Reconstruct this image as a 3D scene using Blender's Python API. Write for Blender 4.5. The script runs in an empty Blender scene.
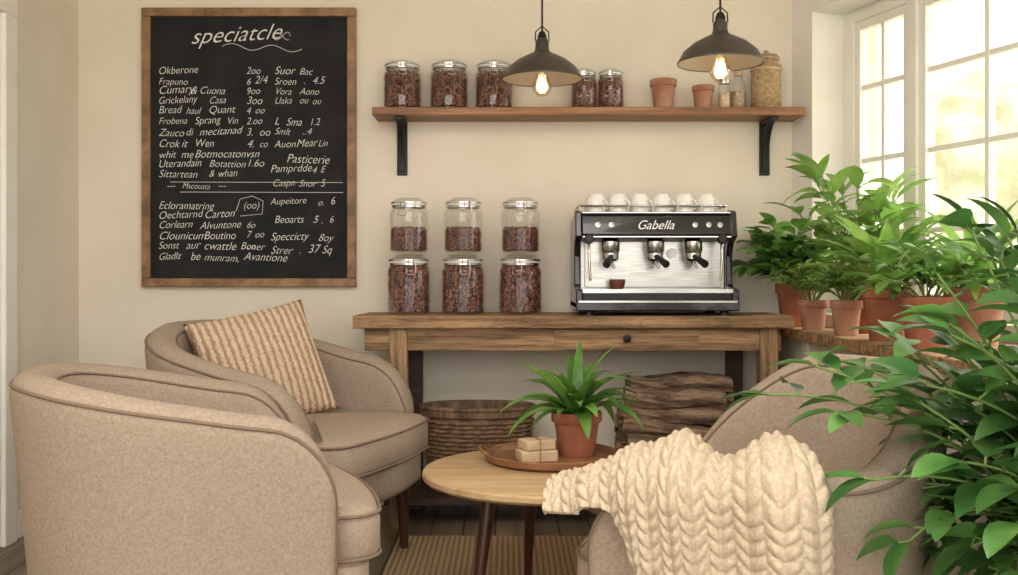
import bpy, bmesh, math, random, bisect
from mathutils import Vector, Matrix, Euler, Quaternion
random.seed(7)
S=bpy.context.scene
try:
    S.view_settings.view_transform='Standard'
    S.view_settings.look='None'
except Exception: pass
pi=math.pi
def srgb(r,g,b):
    f=lambda c:(c/255/12.92) if c/255<=.04045 else ((c/255+.055)/1.055)**2.4
    return (f(r),f(g),f(b),1)
# ---------------------------------------------------------------- materials
def mat(name,c1,c2=None,rough=.6,metal=0,scale=20,stretch=(1,1,1),bump=0,bscale=None,bdist=.01,detail=4,ramp=(.35,.65),spec=.5,kind='noise',island=0,trans=0,emit=None,estr=0,coat=0,wear=0):
    m=bpy.data.materials.new(name); m.use_nodes=True
    nt=m.node_tree; N=nt.nodes; Lk=nt.links; bs=N['Principled BSDF']
    bs.inputs['Roughness'].default_value=rough; bs.inputs['Metallic'].default_value=metal
    bs.inputs['Specular IOR Level'].default_value=spec
    bs.inputs['Coat Weight'].default_value=coat
    bs.inputs['Base Color'].default_value=c1
    if emit: bs.inputs['Emission Color'].default_value=emit; bs.inputs['Emission Strength'].default_value=estr
    tc=N.new('ShaderNodeTexCoord'); mp=N.new('ShaderNodeMapping'); mp.inputs['Scale'].default_value=stretch
    Lk.new(tc.outputs['Object'],mp.inputs['Vector'])
    colout=None
    if c2:
        t=N.new('ShaderNodeTexNoise'); t.inputs['Scale'].default_value=scale; t.inputs['Detail'].default_value=detail; o=t.outputs['Fac']
        Lk.new(mp.outputs[0],t.inputs['Vector'])
        r=N.new('ShaderNodeValToRGB'); r.color_ramp.elements[0].position=ramp[0]; r.color_ramp.elements[1].position=ramp[1]
        r.color_ramp.elements[0].color=c1; r.color_ramp.elements[1].color=c2
        Lk.new(o,r.inputs['Fac']); colout=r.outputs['Color']
    if wear:
        t3=N.new('ShaderNodeTexNoise'); t3.inputs['Scale'].default_value=scale*4.5; t3.inputs['Detail'].default_value=8; t3.inputs['Roughness'].default_value=.7
        Lk.new(mp.outputs[0],t3.inputs['Vector'])
        r3=N.new('ShaderNodeValToRGB'); r3.color_ramp.elements[0].position=.36; r3.color_ramp.elements[1].position=.52
        r3.color_ramp.elements[0].color=(1-wear,1-wear,1-wear,1); r3.color_ramp.elements[1].color=(1,1,1,1)
        Lk.new(t3.outputs['Fac'],r3.inputs['Fac'])
        mx=N.new('ShaderNodeMix');mx.data_type='RGBA';mx.blend_type='MULTIPLY';mx.inputs[0].default_value=1
        Lk.new(colout,mx.inputs[6]);Lk.new(r3.outputs[0],mx.inputs[7]); colout=mx.outputs[2]
    if island:
        g=N.new('ShaderNodeNewGeometry'); hs=N.new('ShaderNodeHueSaturation')
        mr=N.new('ShaderNodeMapRange'); mr.inputs['To Min'].default_value=1-island; mr.inputs['To Max'].default_value=1+island
        Lk.new(g.outputs['Random Per Island'],mr.inputs['Value']); Lk.new(mr.outputs[0],hs.inputs['Value'])
        if colout: Lk.new(colout,hs.inputs['Color'])
        else: hs.inputs['Color'].default_value=c1
        colout=hs.outputs['Color']
    if colout: Lk.new(colout,bs.inputs['Base Color'])
    if bump:
        t2=N.new('ShaderNodeTexNoise'); t2.inputs['Scale'].default_value=bscale or scale; t2.inputs['Detail'].default_value=3
        Lk.new(mp.outputs[0],t2.inputs['Vector'])
        bp=N.new('ShaderNodeBump'); bp.inputs['Strength'].default_value=bump; bp.inputs['Distance'].default_value=bdist
        Lk.new(t2.outputs['Fac'],bp.inputs['Height']); Lk.new(bp.outputs[0],bs.inputs['Normal'])
    if trans:
        tr=N.new('ShaderNodeBsdfTranslucent'); mx=N.new('ShaderNodeMixShader'); mx.inputs[0].default_value=trans
        if colout: Lk.new(colout,tr.inputs['Color'])
        else: tr.inputs['Color'].default_value=c1
        Lk.new(bs.outputs[0],mx.inputs[1]); Lk.new(tr.outputs[0],mx.inputs[2]); Lk.new(mx.outputs[0],N['Material Output'].inputs['Surface'])
    return m
def glassmat(name,tint=(1,1,1,1),gl=.06,mxv=.75):
    m=bpy.data.materials.new(name); m.use_nodes=True; nt=m.node_tree; N=nt.nodes; L=nt.links
    N.remove(N['Principled BSDF'])
    t=N.new('ShaderNodeBsdfTransparent'); t.inputs[0].default_value=tint
    g=N.new('ShaderNodeBsdfGlossy'); g.inputs['Roughness'].default_value=.05
    lw=N.new('ShaderNodeLayerWeight'); lw.inputs[0].default_value=.3
    mr=N.new('ShaderNodeMapRange'); mr.inputs['To Min'].default_value=gl; mr.inputs['To Max'].default_value=mxv
    L.new(lw.outputs['Facing'],mr.inputs['Value'])
    mx=N.new('ShaderNodeMixShader'); L.new(mr.outputs[0],mx.inputs[0]); L.new(t.outputs[0],mx.inputs[1]); L.new(g.outputs[0],mx.inputs[2])
    L.new(mx.outputs[0],N['Material Output'].inputs['Surface']); return m
M={}
M['wall']=mat('wall_plaster',srgb(229,219,203),srgb(223,212,195),rough=.9,scale=3,bump=.08,bscale=60,bdist=.004)
M['white']=mat('white_paint',srgb(240,236,228),srgb(234,229,220),rough=.55,scale=4)
M['panel']=mat('panel_paint',srgb(212,204,193),srgb(198,189,178),rough=.7,scale=5)
M['fabric']=mat('greige_linen',srgb(152,135,118),srgb(170,153,136),rough=.95,scale=140,bump=.5,bscale=420,bdist=.003,spec=.1,detail=6)
M['piping']=mat('piping_linen',srgb(128,110,94),rough=.9,spec=.1)
M['walnut']=mat('walnut_leg',srgb(52,28,18),srgb(78,44,28),rough=.35,scale=12,stretch=(1,1,.15))
M['oldwood']=mat('rustic_wood',srgb(112,82,54),srgb(182,144,104),rough=.7,scale=6,stretch=(.3,5,5),bump=.6,bdist=.008,detail=10,ramp=(.34,.64),wear=.5)
M['oldwoodv']=mat('rustic_wood_post',srgb(110,82,56),srgb(176,142,104),rough=.7,scale=6,stretch=(5,5,.3),bump=.6,bdist=.008,detail=10,ramp=(.34,.64),wear=.5)
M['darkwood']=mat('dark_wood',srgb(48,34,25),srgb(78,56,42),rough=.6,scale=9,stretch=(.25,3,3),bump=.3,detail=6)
M['shelf']=mat('shelf_wood',srgb(118,76,46),srgb(166,116,76),rough=.5,scale=8,stretch=(.25,4,4),bump=.2,detail=8,wear=.3)
M['frame']=mat('frame_wood',srgb(112,80,50),srgb(160,122,84),rough=.5,scale=8,stretch=(1,1,1),bump=.2,detail=8,wear=.35)
M['oak']=mat('oak_top',srgb(176,144,104),srgb(200,170,130),rough=.4,scale=6,stretch=(.35,4,3),bump=.08,detail=8,wear=.12)
M['tray']=mat('tray_wood',srgb(120,80,54),srgb(148,104,72),rough=.45,scale=10,stretch=(.4,3,3))
M['slate']=mat('chalkboard_slate',srgb(28,28,30),srgb(40,40,41),rough=.85,scale=5,detail=8,spec=.3)
M['chalk']=mat('chalk',srgb(225,223,218),rough=1)
M['iron']=mat('black_iron',srgb(24,23,23),rough=.5,metal=.3)
M['shade']=mat('bronze_shade',srgb(80,73,67),srgb(96,88,81),rough=.42,metal=.5,scale=8)
M['shadein']=mat('shade_inner',srgb(160,152,140),rough=.5,metal=.2)
M['steel']=mat('steel',srgb(195,193,190),rough=.22,metal=1)
M['steel2']=mat('brushed_steel',srgb(200,197,192),srgb(174,171,166),rough=.3,metal=.9,scale=10,stretch=(1,1,20))
M['black']=mat('black_enamel',srgb(26,26,29),rough=.25,coat=.4)
M['rubber']=mat('dark_plastic',srgb(18,18,18),rough=.5)
M['cup']=mat('white_china',srgb(238,236,231),rough=.2,coat=.3)
M['terra']=mat('terracotta',srgb(140,82,58),srgb(172,108,78),rough=.85,scale=9,bump=.15,bscale=50,detail=6)
M['terra2']=mat('terracotta_pale',srgb(154,102,80),srgb(186,146,120),rough=.9,scale=7,bump=.15,bscale=50,detail=6)
M['soil']=mat('soil',srgb(40,28,20),srgb(62,44,32),rough=1,scale=60,bump=.8)
M['bean']=mat('coffee_bean',srgb(122,74,58),rough=.38,island=.75,spec=.6)
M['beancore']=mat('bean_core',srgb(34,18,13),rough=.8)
M['leaf']=mat('leaf_green',srgb(78,126,50),srgb(122,166,78),rough=.38,scale=7,island=.35,trans=.35)
M['leafd']=mat('leaf_deep_green',srgb(64,110,54),srgb(108,154,80),rough=.34,scale=6,island=.4,trans=.3)
M['leafy']=mat('leaf_fresh_green',srgb(104,150,62),srgb(156,190,104),rough=.4,scale=8,island=.35,trans=.4)
M['stem']=mat('stem_green',srgb(106,130,68),rough=.6)
M['knit']=mat('cream_wool',srgb(186,168,144),srgb(206,188,164),rough=1,scale=120,bump=.5,bscale=500,bdist=.002,spec=.05)
M['basket']=mat('seagrass',srgb(150,124,90),srgb(188,160,122),rough=.9,scale=60,bump=.4)
M['bark']=mat('log_bark',srgb(92,70,56),srgb(178,148,122),rough=.95,scale=9,stretch=(.5,3,3),bump=1,bdist=.03,detail=8,wear=.5)
M['logend']=mat('log_end',srgb(160,126,96),srgb(118,88,62),rough=.8,scale=20)
M['tub']=mat('tub_wood',srgb(92,70,54),srgb(146,118,92),rough=.8,scale=8,stretch=(3,3,.4),bump=.6,detail=8,wear=.5)
M['wicker']=mat('wicker',srgb(104,76,54),srgb(150,118,88),rough=.85,scale=30,bump=.3)
M['paper']=mat('kraft_box',srgb(206,180,146),srgb(190,162,128),rough=.8,scale=12)
M['copper']=mat('cup_clay',srgb(110,60,44),rough=.5)
M['glass']=glassmat('jar_glass',(.98,.985,.98,1),.035,.55)
M['pane']=glassmat('window_glass',(1,1,1,1),.01,.3)
M['bulbglass']=glassmat('bulb_glass',(1,.9,.74,1),.12)
M['fil']=mat('filament',srgb(255,200,130),emit=(1,.62,.28,1),estr=9)
M['lawn']=mat('lawn',srgb(206,204,176),srgb(222,216,190),rough=1,scale=.6)
M['tree']=mat('tree_foliage',srgb(178,178,146),srgb(240,236,218),rough=1,scale=2.2,detail=10,trans=.4)
def planks():
    m=mat('floor_planks',srgb(112,96,78),srgb(148,130,108),rough=.5,scale=5,stretch=(4,.3,1),detail=8,bump=.1)
    nt=m.node_tree;N=nt.nodes;L=nt.links;bs=N['Principled BSDF']
    src=bs.inputs['Base Color'].links[0].from_socket
    tc=N.new('ShaderNodeTexCoord');mp=N.new('ShaderNodeMapping');mp.inputs['Rotation'].default_value=(0,0,pi/2)
    br=N.new('ShaderNodeTexBrick');br.inputs['Scale'].default_value=1;br.inputs['Brick Width'].default_value=1.6;br.inputs['Row Height'].default_value=.14;br.inputs['Mortar Size'].default_value=.004
    br.inputs['Color1'].default_value=(1,1,1,1);br.inputs['Color2'].default_value=(.62,.62,.62,1);br.inputs['Mortar'].default_value=(.12,.1,.08,1)
    L.new(tc.outputs['Object'],mp.inputs[0]);L.new(mp.outputs[0],br.inputs[0])
    mx=N.new('ShaderNodeMix');mx.data_type='RGBA';mx.blend_type='MULTIPLY';mx.inputs[0].default_value=1
    L.new(src,mx.inputs[6]);L.new(br.outputs[0],mx.inputs[7]);L.new(mx.outputs[2],bs.inputs['Base Color']);return m
M['floor']=planks()
def weave(name,c1,c2,sx,sy,bump=.8,dist=.006):
    m=mat(name,c1,rough=1,spec=.05); nt=m.node_tree;N=nt.nodes;L=nt.links;bs=N['Principled BSDF']
    tc=N.new('ShaderNodeTexCoord')
    ws=[]
    for ax,sc in (('X',sx),('Y',sy)):
        w=N.new('ShaderNodeTexWave');w.bands_direction=ax;w.inputs['Scale'].default_value=sc;w.inputs['Distortion'].default_value=1.2;w.inputs['Detail'].default_value=2;w.inputs['Detail Scale'].default_value=2
        L.new(tc.outputs['Object'],w.inputs[0]);ws.append(w)
    mu=N.new('ShaderNodeMath');mu.operation='MULTIPLY';L.new(ws[0].outputs['Fac'],mu.inputs[0]);L.new(ws[1].outputs['Fac'],mu.inputs[1])
    r=N.new('ShaderNodeValToRGB');r.color_ramp.elements[0].color=c1;r.color_ramp.elements[1].color=c2;r.color_ramp.elements[1].position=.7
    L.new(mu.outputs[0],r.inputs[0]);L.new(r.outputs[0],bs.inputs['Base Color'])
    b=N.new('ShaderNodeBump');b.inputs['Strength'].default_value=bump;b.inputs['Distance'].default_value=dist
    L.new(mu.outputs[0],b.inputs['Height']);L.new(b.outputs[0],bs.inputs['Normal']);return m
M['rug']=weave('jute',srgb(140,116,88),srgb(206,180,144),14,22)
def stripes():
    m=mat('rib_knit',srgb(210,180,150),rough=1,spec=.05); nt=m.node_tree;N=nt.nodes;L=nt.links;bs=N['Principled BSDF']
    tc=N.new('ShaderNodeTexCoord')
    w=N.new('ShaderNodeTexWave');w.bands_direction='X';w.inputs['Scale'].default_value=11;w.inputs['Distortion'].default_value=2.0;w.inputs['Detail'].default_value=3;w.inputs['Detail Scale'].default_value=7
    L.new(tc.outputs['Object'],w.inputs[0])
    w2=N.new('ShaderNodeTexWave');w2.bands_direction='Y';w2.inputs['Scale'].default_value=36;w2.inputs['Distortion'].default_value=3;L.new(tc.outputs['Object'],w2.inputs[0])
    mu=N.new('ShaderNodeMath');mu.operation='MULTIPLY_ADD';mu.inputs[1].default_value=.15;L.new(w2.outputs['Fac'],mu.inputs[0]);L.new(w.outputs['Fac'],mu.inputs[2])
    r=N.new('ShaderNodeValToRGB');r.color_ramp.elements[0].color=srgb(154,118,92);r.color_ramp.elements[1].color=srgb(214,188,162);r.color_ramp.elements[1].position=.55
    L.new(mu.outputs[0],r.inputs[0]);L.new(r.outputs[0],bs.inputs['Base Color'])
    b=N.new('ShaderNodeBump');b.inputs['Strength'].default_value=.9;b.inputs['Distance'].default_value=.009
    L.new(mu.outputs[0],b.inputs['Height']);L.new(b.outputs[0],bs.inputs['Normal']);return m
M['stripe']=stripes()
# ---------------------------------------------------------------- mesh helpers
def empty(name,loc=(0,0,0),rot=0):
    e=bpy.data.objects.new(name,None); e.empty_display_size=.1; S.collection.objects.link(e); e.location=loc
    e.rotation_euler=(0,0,rot) if not isinstance(rot,tuple) else rot
    return e
def obj(name,V,F,m,parent=None,smooth=False,loc=(0,0,0),rot=(0,0,0),sub=0,bev=0,autosm=None):
    me=bpy.data.meshes.new(name); me.from_pydata([tuple(v) for v in V],[],F); me.update()
    bm=bmesh.new(); bm.from_mesh(me); bmesh.ops.recalc_face_normals(bm,faces=bm.faces); bm.to_mesh(me); bm.free()
    if smooth:
        for p in me.polygons: p.use_smooth=True
    if autosm:
        for p in me.polygons: p.use_smooth=True
        me.set_sharp_from_angle(angle=autosm)
    o=bpy.data.objects.new(name,me); S.collection.objects.link(o); me.materials.append(M[m])
    o.location=loc; o.rotation_euler=rot
    if parent: o.parent=parent
    if bev:
        b=o.modifiers.new('b','BEVEL'); b.width=bev; b.segments=3; b.limit_method='ANGLE'
        for p in me.polygons: p.use_smooth=True
        me.set_sharp_from_angle(angle=.6)
    if sub:
        s=o.modifiers.new('s','SUBSURF'); s.levels=sub; s.render_levels=sub
    return o
def box(name,c,s,m,parent=None,bev=0,rot=(0,0,0)):
    x,y,z=[a/2 for a in s]
    V=[(-x,-y,-z),(x,-y,-z),(x,y,-z),(-x,y,-z),(-x,-y,z),(x,-y,z),(x,y,z),(-x,y,z)]
    F=[(0,3,2,1),(4,5,6,7),(0,1,5,4),(1,2,6,5),(2,3,7,6),(3,0,4,7)]
    return obj(name,V,F,m,parent,loc=c,rot=rot,bev=bev)
def bx(name,x0,x1,y0,y1,z0,z1,m,parent=None,bev=0):
    return box(name,((x0+x1)/2,(y0+y1)/2,(z0+z1)/2),(x1-x0,y1-y0,z1-z0),m,parent,bev)
def lathe_data(prof,seg=32):
    V=[];F=[];n=len(prof)
    for i in range(seg):
        a=2*pi*i/seg
        for r,z in prof: V.append((r*math.cos(a),r*math.sin(a),z))
    for i in range(seg):
        j=(i+1)%seg
        for k in range(n-1): F.append((i*n+k,j*n+k,j*n+k+1,i*n+k+1))
    return V,F
def lathe(name,prof,m,parent=None,loc=(0,0,0),seg=36,rot=(0,0,0),sharp=.7):
    prof=[(max(r,.0001),z) for r,z in prof]
    V,F=lathe_data(prof,seg)
    o=obj(name,V,F,m,parent,loc=loc,rot=rot,autosm=sharp); return o
def rod(name,p0,p1,r0,r1,m,parent=None,seg=16):
    p0=Vector(p0);p1=Vector(p1);d=p1-p0;L=d.length
    q=Vector((0,0,1)).rotation_difference(d)
    o=lathe(name,[(0,0),(r0,0),(r1,L),(0,L)],m,parent,loc=p0,seg=seg); o.rotation_euler=q.to_euler(); return o
def tube(name,pls,r,m,parent=None,cyclic=False,loc=(0,0,0),res=2):
    c=bpy.data.curves.new(name,'CURVE'); c.dimensions='3D'; c.bevel_depth=r; c.bevel_resolution=res
    for pl in pls:
        s=c.splines.new('POLY'); s.points.add(len(pl)-1)
        for i,p in enumerate(pl): s.points[i].co=(p[0],p[1],p[2],1)
        s.use_cyclic_u=cyclic
    c.materials.append(M[m]); o=bpy.data.objects.new(name,c); S.collection.objects.link(o); o.location=loc
    if parent:o.parent=parent
    return o
def loft(name,outline,layers,m,parent=None,loc=(0,0,0),bulge=0,smooth=True,sub=0):
    n=len(outline); cx=sum(p[0] for p in outline)/n; cy=sum(p[1] for p in outline)/n
    nor=[]
    for i in range(n):
        a=Vector(outline[i-1]);b=Vector(outline[(i+1)%n]);t=(b-a).normalized();nor.append(Vector((t.y,-t.x)))
    V=[];F=[]
    for z,ins in layers:
        for i,p in enumerate(outline):
            V.append((p[0]-nor[i].x*ins,p[1]-nor[i].y*ins,z))
    for k in range(len(layers)-1):
        for i in range(n):
            j=(i+1)%n; F.append((k*n+i,k*n+j,(k+1)*n+j,(k+1)*n+i))
    for base,zf,sg in ((0,layers[0][0],-1),((len(layers)-1)*n,layers[-1][0],1)):
        prev=list(range(base,base+n))
        for f,h in ((.8,.45),(.5,.8),(.2,1)):
            cur=[]
            for i in range(n):
                v=V[base+i]; V.append((cx+(v[0]-cx)*f,cy+(v[1]-cy)*f,zf+sg*bulge*h*(1 if sg>0 else 0))); cur.append(len(V)-1)
            for i in range(n):
                j=(i+1)%n; F.append((prev[i],prev[j],cur[j],cur[i]) if sg>0 else (prev[j],prev[i],cur[i],cur[j]))
            prev=cur
        F.append(tuple(prev) if sg>0 else tuple(reversed(prev)))
    return obj(name,V,F,m,parent,smooth=smooth,loc=loc,sub=sub)
# ---------------------------------------------------------------- room
bx('floor',-2.4,3.4,-6.2,.15,-.1,0,'floor')
bx('wall_back',-2.4,1.8,0,.15,0,2.75,'wall')
bx('ceiling',-2.4,3.4,-6.2,.25,2.75,2.85,'white')
bx('wall_left',-2.25,-2.1,-6.2,0,0,2.75,'wall')
bx('baseboard_left',-2.1,-2.085,-.62,0,0,.11,'white')
bx('baseboard_back',-2.085,1.25,-.015,0,0,.09,'white')
tr=empty('door_1',(-2.098,-1.15,0))
bx('casing_far',0,.03,.38,.48,0,2.2,'white',tr,.004)
bx('casing_near',0,.03,-.58,-.48,0,2.2,'white',tr,.004)
bx('casing_head',0,.03,-.58,.48,2.2,2.3,'white',tr,.004)
bx('door_leaf',0,.012,-.48,.38,0.005,2.2,'white',tr)
for i,(a,b) in enumerate(((.2,.95),(1.1,2.05))): bx('door_panel_%d'%i,.012,.02,-.38,.28,a,b,'white',tr,.004)
UA=math.atan2(-.955,.296)
def WP(s,o): return (1.38+.296*s+.955*o, -.955*s+.296*o)
def wbox(name,s0,s1,o0,o1,z0,z1,m,parent=None,bev=0):
    x,y=WP((s0+s1)/2,(o0+o1)/2)
    return box(name,(x,y,(z0+z1)/2),(s1-s0,o1-o0,z1-z0),m,parent,bev,rot=(0,0,UA))
def joinobjs(name,obs):
    bm=bmesh.new()
    for o in obs:
        me=o.data.copy(); me.transform(Matrix.LocRotScale(o.location,o.rotation_euler,None)); bm.from_mesh(me)
    me=bpy.data.meshes.new(name); bm.to_mesh(me); bm.free(); me.materials.append(obs[0].data.materials[0])
    for o in obs: bpy.data.objects.remove(o)
    o=bpy.data.objects.new(name,me); S.collection.objects.link(o); return o
ZB,ZT=.94,2.36
joinobjs('wall_right',[wbox('a',-.05,.17,0,.24,0,2.75,'white'),wbox('b',.17,2.35,0,.24,0,ZB,'white'),
  wbox('c',.17,2.35,0,.24,ZT,2.75,'white'),wbox('d',2.35,6.3,0,.24,0,2.75,'white')])
win=empty('window_1')
def wb(n,*a,**k): return wbox(n,*a,parent=win,**k)
wb('frame_far',.17,.25,.17,.24,ZB,ZT,'white',bev=.004)
wb('frame_near',2.27,2.35,.17,.24,ZB,ZT,'white',bev=.004)
wb('frame_head',.25,2.27,.17,.24,ZT-.06,ZT,'white',bev=.004)
wb('frame_sill',.25,2.27,.17,.24,ZB,ZB+.05,'white',bev=.004)
cs=[(.25,.63),(.69,1.44),(1.50,2.27)]
wb('post_1',.63,.69,.16,.24,ZB+.05,ZT-.06,'white',bev=.004); wb('post_2',1.44,1.50,.16,.24,ZB+.05,ZT-.06,'white',bev=.004)
for i,(a,b) in enumerate(cs):
    z0,z1=ZB+.05,ZT-.06
    wb('stile_%da'%i,a,a+.04,.175,.225,z0,z1,'white',bev=.003); wb('stile_%db'%i,b-.04,b,.175,.225,z0,z1,'white',bev=.003)
    wb('rail_%da'%i,a+.04,b-.04,.175,.225,z0,z0+.05,'white',bev=.003); wb('rail_%db'%i,a+.04,b-.04,.175,.225,z1-.04,z1,'white',bev=.003)
    m=(a+b)/2; wb('muntin_%dv'%i,m-.011,m+.011,.185,.215,z0,z1,'white')
    for k,z in enumerate((1.31,1.65,1.99)): wb('muntin_%dh%d'%(i,k),a+.03,b-.03,.187,.213,z-.011,z+.011,'white')
    wb('glass_%d'%i,a+.03,b-.03,.198,.202,z0,z1,'pane')
bench=empty('window_bench')
zb=.88; YE=-2.55
def prism(name,pts,z0,z1,m,parent,bev=0):
    n=len(pts); V=[(p[0],p[1],z0) for p in pts]+[(p[0],p[1],z1) for p in pts]
    F=[tuple(reversed(range(n))),tuple(range(n,2*n))]+[(i,(i+1)%n,n+(i+1)%n,n+i) for i in range(n)]
    return obj(name,V,F,m,parent,bev=bev)
wx=lambda y:1.38-.31*y-.004
prism('bench_top',[(1.262,-.003),(1.262,YE),(wx(YE),YE),(wx(-.003),-.003)],zb-.045,zb,'oldwood',bench,.004)
prism('bench_front',[(1.31,-.02),(1.31,YE+.03),(wx(YE+.03),YE+.03),(wx(-.02),-.02)],0.0,zb-.045,'panel',bench)
for i,y in enumerate((-.5,-1.15,-1.8,-2.45)): bx('bench_stile_%d'%i,1.295,1.31,y-.04,y+.04,0,zb-.045,'panel',bench,.003)
bx('garden_lawn',2.4,60,-40,40,-.6,-.5,'lawn')
def blob(name,loc,r,m,amp=.3,parent=None):
    bm=bmesh.new(); bmesh.ops.create_icosphere(bm,subdivisions=5,radius=1)
    rs=[Vector((random.uniform(-1,1),random.uniform(-1,1),random.uniform(-1,1)))*random.choice((4,9,18,26)) for _ in range(16)]
    for v in bm.verts:
        d=sum(math.sin(v.co.dot(k)+i) for i,k in enumerate(rs))/8
        v.co*=1+amp*d; v.co=Vector((v.co.x*r[0],v.co.y*r[1],v.co.z*r[2]))
    me=bpy.data.meshes.new(name);bm.to_mesh(me);bm.free();me.materials.append(M[m])
    for p in me.polygons:p.use_smooth=True
    o=bpy.data.objects.new(name,me);S.collection.objects.link(o);o.location=loc
    if parent:o.parent=parent
    return o
for k,(x,y,h,r) in enumerate(((9,6.5,3.3,1.9),(13,5.2,3.2,2.2),(7.2,8.8,4.2,1.7),(17,12,4.6,3.2),(12,.5,2.8,1.6),(20,3,3.6,3))):
    t=empty('garden_tree' ,(x,y,-.5))
    rod('trunk',(0,0,0),(0,0,h*.6),.14,.08,'bark',t)
    blob('crown',(0,0,h*.62),(r,r,h*.42),'tree',.4,t)
# ---------------------------------------------------------------- chalkboard
cb=empty('chalkboard_menu',(-1.262,-.004,1.739))
W2,H2=.519,.677
bx('slate',-W2+.03,W2-.03,-.018,0,-H2+.03,H2-.03,'slate',cb)
bx('frame_top',-W2,W2,-.035,0,H2-.042,H2,'frame',cb,.004);bx('frame_bottom',-W2,W2,-.035,0,-H2,-H2+.042,'frame',cb,.004)
bx('frame_l',-W2,-W2+.042,-.034,0,-H2+.042,H2-.042,'frame',cb,.004);bx('frame_r',W2-.042,W2,-.034,0,-H2+.042,H2-.042,'frame',cb,.004)
def txt(s,px,py,size,sh=.25,rz=0,off=0,parent=cb,sx=1,y=-.0195,m='chalk',name='chalk_text'):
    c=bpy.data.curves.new(name,'FONT'); c.body=s; c.size=size; c.shear=sh; c.offset=off; c.extrude=.0004
    c.materials.append(M[m]); o=bpy.data.objects.new(name,c); S.collection.objects.link(o); o.parent=parent
    o.location=(px,y,py); o.rotation_euler=Euler((pi/2,rz,0)); o.scale=(sx,1,1); return o
def T(s,px,py,size=.052,sx=.92,**k):
    x=(px-249)/206; cw=size*.47*sx
    for wd in s.split(' '):
        if wd: txt(wd,x,(147.5-py)/206+random.uniform(-.003,.003),size*random.uniform(.9,1.1),rz=random.uniform(-.06,.05),sx=sx*random.uniform(.92,1.04),sh=random.uniform(.25,.45),off=-.0007*size/.05)
        x+=(len(wd)+.9)*cw if wd else cw*.7
txt('speciatcle',(190-249)/206,(147.5-44)/206,.11,sh=.5,rz=-.06,off=-.001,sx=1.02)
tube('chalk_flourish',[[((222+i*3.8-249)/206,-.0196,(147.5-44-2+i*-.15+3*math.sin(i*.6))/206) for i in range(22)],
   [((282+8*math.cos(a)-249)/206,-.0196,(147.5-36+4*math.sin(a*2))/206) for a in [i*.3 for i in range(20)]]],.0014,'chalk',cb)
for s,y in [('Okberone',74),('Frapuno',84),('Cumary & Cuona',94),('Grickelany Casa',104),('Bread haul Quant',114),('Frobena Sprang Vin',124),('Zauco di mecitanad',136),('Crok it Wen',147),('whit me Botmocatonvsn',158),('Uterandain Botattion',167),('Sittartean & whan',177),
  ('Ecloramatrine',209),('Oechtarnd Carton',219),('Corlearn Alvuntone',229),('Clounicum Boutino',239),('Sonst aur cwattle Boner',249),('Gladlz be munram,  Avantione',260)]: T(s,158,y)
T('--- Mscouata ---',166,188,.045)
for s,y in (('2oo',74),('6 2/4',84),('9oo',94),('3oo',104),('4 oo',114),('2.oo',124),('3. oo',136),('4. co',147),('1.6o',167),('6o',228),('7 oo',238),('oo',249)): T(s,246,y,.05)
for s,y in (('Suor  Bac',74),('Sroen  . 4.5',84),('Vora  Aono',94),('Uaka  ou ou',104),('L  Sma   1.2',125),('Smlt   ..4',134),('Auon Mear Lin',147)): T(s,274,y,.05)
T('Pasticerie',286,162,.058);T('Pamprdde 4 E',270,173,.052);T('Caspn Snor 5',272,187,.05)
T('Aupeitore  o. 6',270,205,.05);T('Beoarts  5 . 6',274,223,.05);T('Speccicty 8oy',270,241,.054);T('Strer . 37 Sq',270,253,.054)
tube('chalk_rules',[[((170-249)/206,-.0196,(147.5-182)/206),((343-249)/206,-.0196,(147.5-182.5)/206)],
  [((180-249)/206,-.0196,(147.5-192)/206),((343-249)/206,-.0196,(147.5-192.5)/206)],
  [((236-249)/206,-.0196,(147.5-211)/206),((240-249)/206,-.0196,(147.5-199)/206),((252-249)/206,-.0196,(147.5-196)/206),((263-249)/206,-.0196,(147.5-201)/206),((262-249)/206,-.0196,(147.5-214)/206),((240-249)/206,-.0196,(147.5-216)/206)]],.0013,'chalk',cb)
T('(oo)',243,209,.055)
# ---------------------------------------------------------------- wall shelf
sh=empty('wall_shelf',(0,0,0))
ZS=1.905
bx('board',-.64,1.385,-.215,-.002,ZS-.038,ZS,'shelf',sh,.005)
for i,x in enumerate((-.52,1.245)):
    b=empty('shelf_bracket',(x,0,0)); b.parent=sh
    bx('wall_plate',-.025,.025,-.012,0,ZS-.30,ZS-.038,'iron',b,.003)
    bx('arm',-.02,.02,-.19,-.012,ZS-.055,ZS-.038,'iron',b,.003)
    pts=[];V=[];F=[]
    for k in range(11):
        a=k/10*pi/2; pts.append((0,-.012-.15*(1-math.cos(a)) ,ZS-.28+.225*math.sin(a)))
    for p in pts:
        V+=[(-.014,p[1]-.012,p[2]),(.014,p[1]-.012,p[2]),(.014,p[1]+.012,p[2]),(-.014,p[1]+.012,p[2])]
    for k in range(10):
        for q in range(4): F.append((k*4+q,k*4+(q+1)%4,k*4+4+(q+1)%4,k*4+4+q))
    F+=[(0,1,2,3),(43,42,41,40)]
    obj('brace',V,F,'iron',b)
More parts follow.
